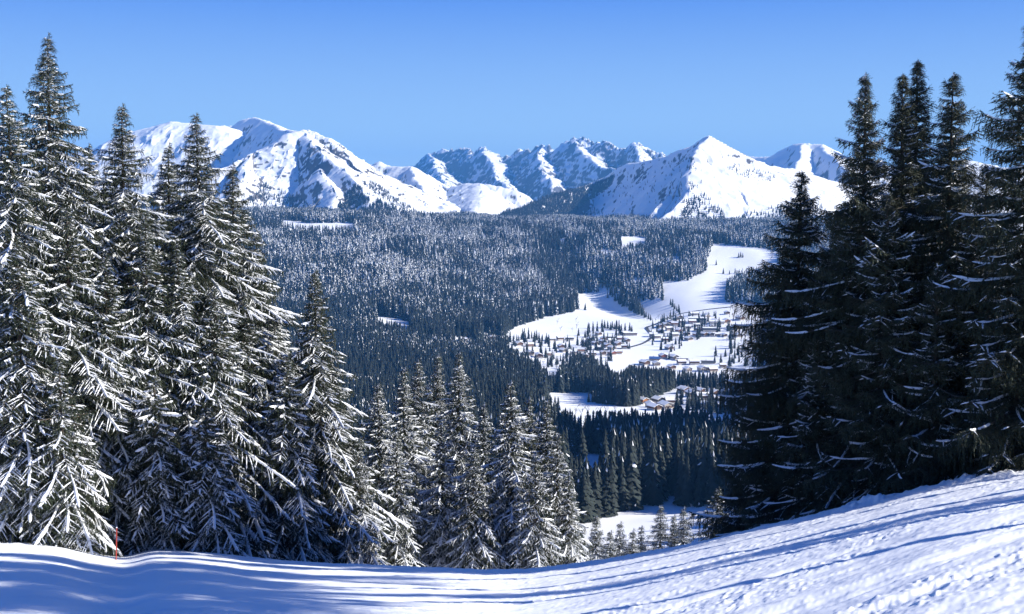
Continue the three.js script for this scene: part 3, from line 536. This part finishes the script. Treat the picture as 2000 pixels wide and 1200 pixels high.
{
  const R = rng(99);
  const rows = [
    ['in the hamlet below the village, by the small meadow', 'chalets of the lower hamlet', [[1256, 786], [1270, 793], [1286, 785], [1301, 794], [1311, 785], [1278, 798]], 12],
    ['on the lit terrace over the dark gorge wood', 'chalets on the lower terrace', [[1337, 765], [1352, 772], [1368, 767], [1372, 778], [1394, 771], [1406, 783], [1421, 770], [1435, 782], [1413, 796], [1446, 770]], 13],
    ['in the row just above the dark wood belt', 'chalets above the wood belt', [[1259, 710], [1282, 711], [1312, 718], [1331, 709], [1356, 709], [1372, 722], [1392, 724], [1412, 716], [1343, 722]], 12],
    ['around the crossroads at the heart of the village', 'houses at the village centre', [[1276, 655], [1284, 658], [1290, 647], [1290, 637], [1300, 635], [1307, 643], [1310, 631], [1319, 633], [1321, 623], [1326, 619], [1326, 646], [1317, 654], [1341, 652], [1344, 640], [1361, 635], [1366, 645], [1387, 640], [1345, 662], [1307, 680], [1298, 664], [1333, 628], [1352, 629]], 13],
    ['in the line of houses on the right of the village', 'houses in a line right of the village', [[1360, 654], [1375, 654], [1389, 654], [1402, 654], [1415, 655]], 10],
    ['scattered on the right-hand slope of the village', 'houses on the right slope', [[1356, 613], [1397, 628], [1419, 628], [1420, 611], [1427, 638], [1435, 641], [1446, 622], [1440, 655], [1378, 618]], 13],
    ['in the left part of the village under the meadow', 'houses in the left of the village', [[1077, 663], [1094, 662], [1112, 662], [1096, 678], [1100, 685], [1136, 685], [1140, 672], [1142, 696], [1156, 692], [1169, 652], [1178, 663], [1178, 669], [1178, 691], [1185, 676], [1190, 660], [1195, 667], [1195, 681], [1195, 691], [1211, 661], [1219, 678], [1225, 665], [1220, 652], [1168, 681], [1207, 672], [1120, 690], [1152, 664], [1162, 671], [1208, 688]], 12],
    ['strung out at the left end of the village', 'houses at the left end', [[905, 664], [960, 660], [1034, 675], [1035, 691], [1052, 696], [1070, 692], [1012, 672]], 12],
  ];
  for (const [where, group, list, size] of rows) list.sort((a, b) => a[0] - b[0]).forEach(([px, py], i) => {
    const w = size * 0.92 * [0.85, 1, 1.15][Math.floor(R() * 3)], l = w * [1.1, 1.3][Math.floor(R() * 2)], h = [5, 6.2][Math.floor(R() * 2)], q = R();
    const upper = q < 0.55 ? H_M.timber : q < 0.68 ? H_M.red : q < 0.76 ? H_M.orange : q < 0.9 ? H_M.grey : H_M.plaster;
    const tone = upper === H_M.timber ? 'brown' : upper === H_M.red ? 'reddish' : upper === H_M.orange ? 'orange' : upper === H_M.grey ? 'grey' : 'pale';
    const turn = R() < 0.62 ? 0.15 + 0.5 * R() : 1.4 + 0.5 * R();
    const g = house(px, py, w, l, h, turn, upper, `${tone} chalet, ${WORDS[i]} from left ${where}`, group); if (g) placedHouses.push(g.position);
  });
  house(1362, 626, 17, 40, 9, 1.45, H_M.grey, 'large long hotel with grey walls at the top of the village', null, { name: 'hotel', pitch: 0.25, front: false });
  house(1387, 645, 14, 30, 8, 1.5, H_M.grey, 'long dark apartment block below the large hotel', null, { name: 'apartment_block', pitch: 0.2, front: false });
  house(1400, 630, 14, 32, 6, 1.5, H_M.plaster, 'long pale building with snowy roof right of the large hotel', null, { name: 'long_house', pitch: 0.3, front: false });
  house(1232, 652, 13, 26, 5, 1.55, H_M.timber, 'long low barn with white roof left of the curved road', null, { name: 'barn', pitch: 0.25, front: false });
  house(1279, 701, 14, 18, 4, 1.3, H_M.timber, 'low house with a bare blue roof below the village', null, { name: 'house', pitch: 0.4, roof: H_M.blue, bare: true });
  house(1295, 697, 12, 14, 6, 0.3, H_M.red, 'red chalet beside the blue roof', null, {});
  house(1316, 699, 13, 14, 6, 0.5, H_M.grey, 'dark chalet second right of the blue roof', null, {});
  house(1333, 701, 8, 20, 4, 1.5, H_M.grey, 'low flat shed right of the dark chalet near the blue roof', null, { name: 'shed', pitch: 0.1, front: false });
  house(1383, 708, 10, 24, 5, 1.4, H_M.grey, 'long grey-green hall at the right end of the chalet row', null, { name: 'hall', pitch: 0.12, bare: true, roof: H_M.grey, front: false });
}
function ribbon(name, pts, width, material, label) { // a road laid over the ground
  const c = new THREE.CatmullRomCurve3(pts.map(([x, y]) => groundHit(x, y))), n = pts.length * 14, P = c.getPoints(n);
  const m = gridMesh(name, 2, n, (i, j) => { const a = P[Math.max(0, j - 1)], b = P[Math.min(n, j + 1)], dx = b.x - a.x, dz = b.z - a.z, l = Math.hypot(dx, dz) || 1, k = (i - 1) * width / 2, x = P[j].x - dz / l * k, z = P[j].z + dx / l * k; return [x, Math.max(valleyAt(x, z), P[j].y) + 0.9, z]; }, null, material);
  material.side = THREE.DoubleSide;
  scene.add(tag(m, label, null, null, 'structure'));
}
ribbon('road', [[1160, 686], [1190, 684], [1225, 680], [1252, 673], [1270, 663], [1275, 656], [1267, 647], [1264, 640], [1276, 636], [1290, 630], [1305, 622], [1325, 615], [1360, 608], [1400, 603], [1432, 600]], 7, M.road, 'cleared dark road curving through the village');

// ---------------------------------------------------------------- single trees on the meadows
function farTreeThing(px, py, h, i, label, group) {
  const p = groundHit(px, py); if (!p) return;
  const t = new THREE.Mesh(FAR.dark[i % 3], M.farTree); t.name = numbered('meadow_spruce'); t.position.copy(p); t.scale.set(h * 1.35, h, h * 1.35); t.rotation.y = i * 1.7;
  scene.add(shade(tag(t, label, 'spruce', group)));
}
{
  const sets = [
    ['on the snowfield at the top right of the valley', [[1399, 518], [1413, 535], [1425, 536], [1443, 503], [1447, 502], [1451, 503], [1436, 534], [1442, 536]], 15],
    ['on the large meadow left of the road', [[1149, 642], [1176, 640], [1181, 641], [1187, 642], [1192, 644], [1196, 641], [1200, 644], [1204, 642], [1209, 646], [1221, 647], [1230, 646], [1234, 648], [1143, 606]], 17],
    ['along the wood edge between the two meadows', [[1250, 606], [1254, 612], [1262, 620], [1267, 624], [1271, 626], [1310, 596], [1314, 600], [1318, 604], [1322, 608], [1326, 610]], 18],
    ['at the left end of the village', [[1018, 664], [1022, 664], [1043, 668], [1068, 670], [1072, 670], [1056, 690], [1030, 690], [1040, 694], [965, 668], [992, 672], [920, 668]], 16],
    ['among the left houses of the village', [[1130, 656], [1143, 660], [1152, 675], [1163, 684], [1132, 698], [1160, 668], [1170, 676], [1229, 682], [1200, 673], [1147, 688]], 16],
    ['among the houses at the village centre', [[1320, 673], [1331, 676], [1300, 672], [1294, 668], [1304, 660], [1385, 618], [1395, 618], [1352, 640], [1376, 640], [1380, 642], [1313, 640], [1337, 647]], 13],
    ['on the snow right of the village', [[1398, 696], [1417, 697], [1396, 709], [1408, 711], [1425, 716], [1307, 702], [1430, 708]], 19],
    ['by the small meadow below the wood belt', [[1158, 786], [1163, 786], [1168, 788], [1173, 788], [1084, 800], [1090, 804], [1150, 786]], 15],
    ['among the chalets of the lower terrace', [[1345, 790], [1352, 796], [1360, 800], [1384, 800], [1392, 806], [1400, 800], [1322, 800], [1330, 790], [1425, 800]], 20],
  ];
  let n = 0; const R = rng(5);
  for (const [where, list, h] of sets) list.sort((a, b) => a[0] - b[0]).forEach(([px, py], i) => farTreeThing(px, py, h * (0.75 + 0.5 * R()), n++, `dark spruce, ${WORDS[i]} from left ${where}`, 'single spruces ' + where));
}
{ // leafless trees
  const R = rng(321), shapes = [0, 1, 2].map(() => {
    const T = new Tris(), limb = (a, d, len, r, depth) => { const b = V(a, d, len), w = unit(cross(d, [0.3, 0.2, 1])), w2 = unit(cross(d, w)), k = [0.085, 0.07, 0.06]; T.tri(V(a, w, r), V(a, w, -r), b, k); T.tri(V(a, w2, r), V(a, w2, -r), b, k); if (depth) for (let q = 0; q < 4; q++) limb(V(a, d, len * (0.35 + 0.6 * R())), unit([d[0] + (R() - 0.5) * 1.5, d[1] + 0.25 * R(), d[2] + (R() - 0.5) * 1.5]), len * (0.45 + 0.25 * R()), r * 0.6, depth - 1); };
    limb([0, -0.05, 0], [0, 1, 0], 0.62, 0.022, 3); return T.geometry();
  });
  const spots = [['in the orchard below the left end of the village', [[1044, 716], [1052, 722], [1060, 716], [1068, 724], [1077, 718], [1086, 724], [1096, 720]]], ['at the lower rim of the small meadow', [[1112, 816], [1124, 814], [1136, 818], [1148, 812], [1160, 816], [1172, 810], [1185, 812], [1200, 808]]], ['by the road into the village centre', [[1258, 626], [1264, 628], [1280, 630], [1286, 624], [1294, 622]]], ['on the big meadow above the houses', [[1088, 634], [1095, 648], [1118, 648], [1126, 642], [1125, 630]]], ['along the stream right of the village', [[1412, 664], [1420, 668], [1426, 674], [1432, 680], [1440, 690]]]];
  let n = 0;
  for (const [where, list] of spots) list.forEach(([px, py], i) => { const p = groundHit(px, py); if (!p) return; const h = 10 + 5 * R(), t = new THREE.Mesh(shapes[n % 3], M.farTree); t.name = numbered('bare_tree'); t.position.copy(p); t.scale.setScalar(h); t.rotation.y = n++ * 2.1; scene.add(shade(tag(t, `bare tree, ${WORDS[i]} from left ${where}`, 'tree', 'bare trees ' + where))); });
}
// ---------------------------------------------------------------- red piste marker
{
  const p = at(226, 1086, 43.5), y = slopeAt(p.x, p.z), g = new THREE.Group(); g.name = 'marker_pole'; g.position.set(p.x, y, p.z); g.rotation.set(0, 0, -0.05);
  const pole = new THREE.Mesh(new THREE.CylinderGeometry(0.022, 0.026, 1.75, 10).translate(0, 0.45, 0), M.red); pole.name = 'pole';
  const cap = new THREE.Mesh(new THREE.SphereGeometry(0.028, 10, 6).translate(0, 1.34, 0), M.treeSnow); cap.name = 'snow_cap';
  g.add(pole, cap); scene.add(shade(tag(g, 'thin red piste marker pole in the snow below the left spruces', 'pole')));
}
scene.fog = new THREE.FogExp2(new THREE.Color().setRGB(0.12, 0.44, 1.0), 0.00006);
//@@NEXT
renderer.render(scene, camera);
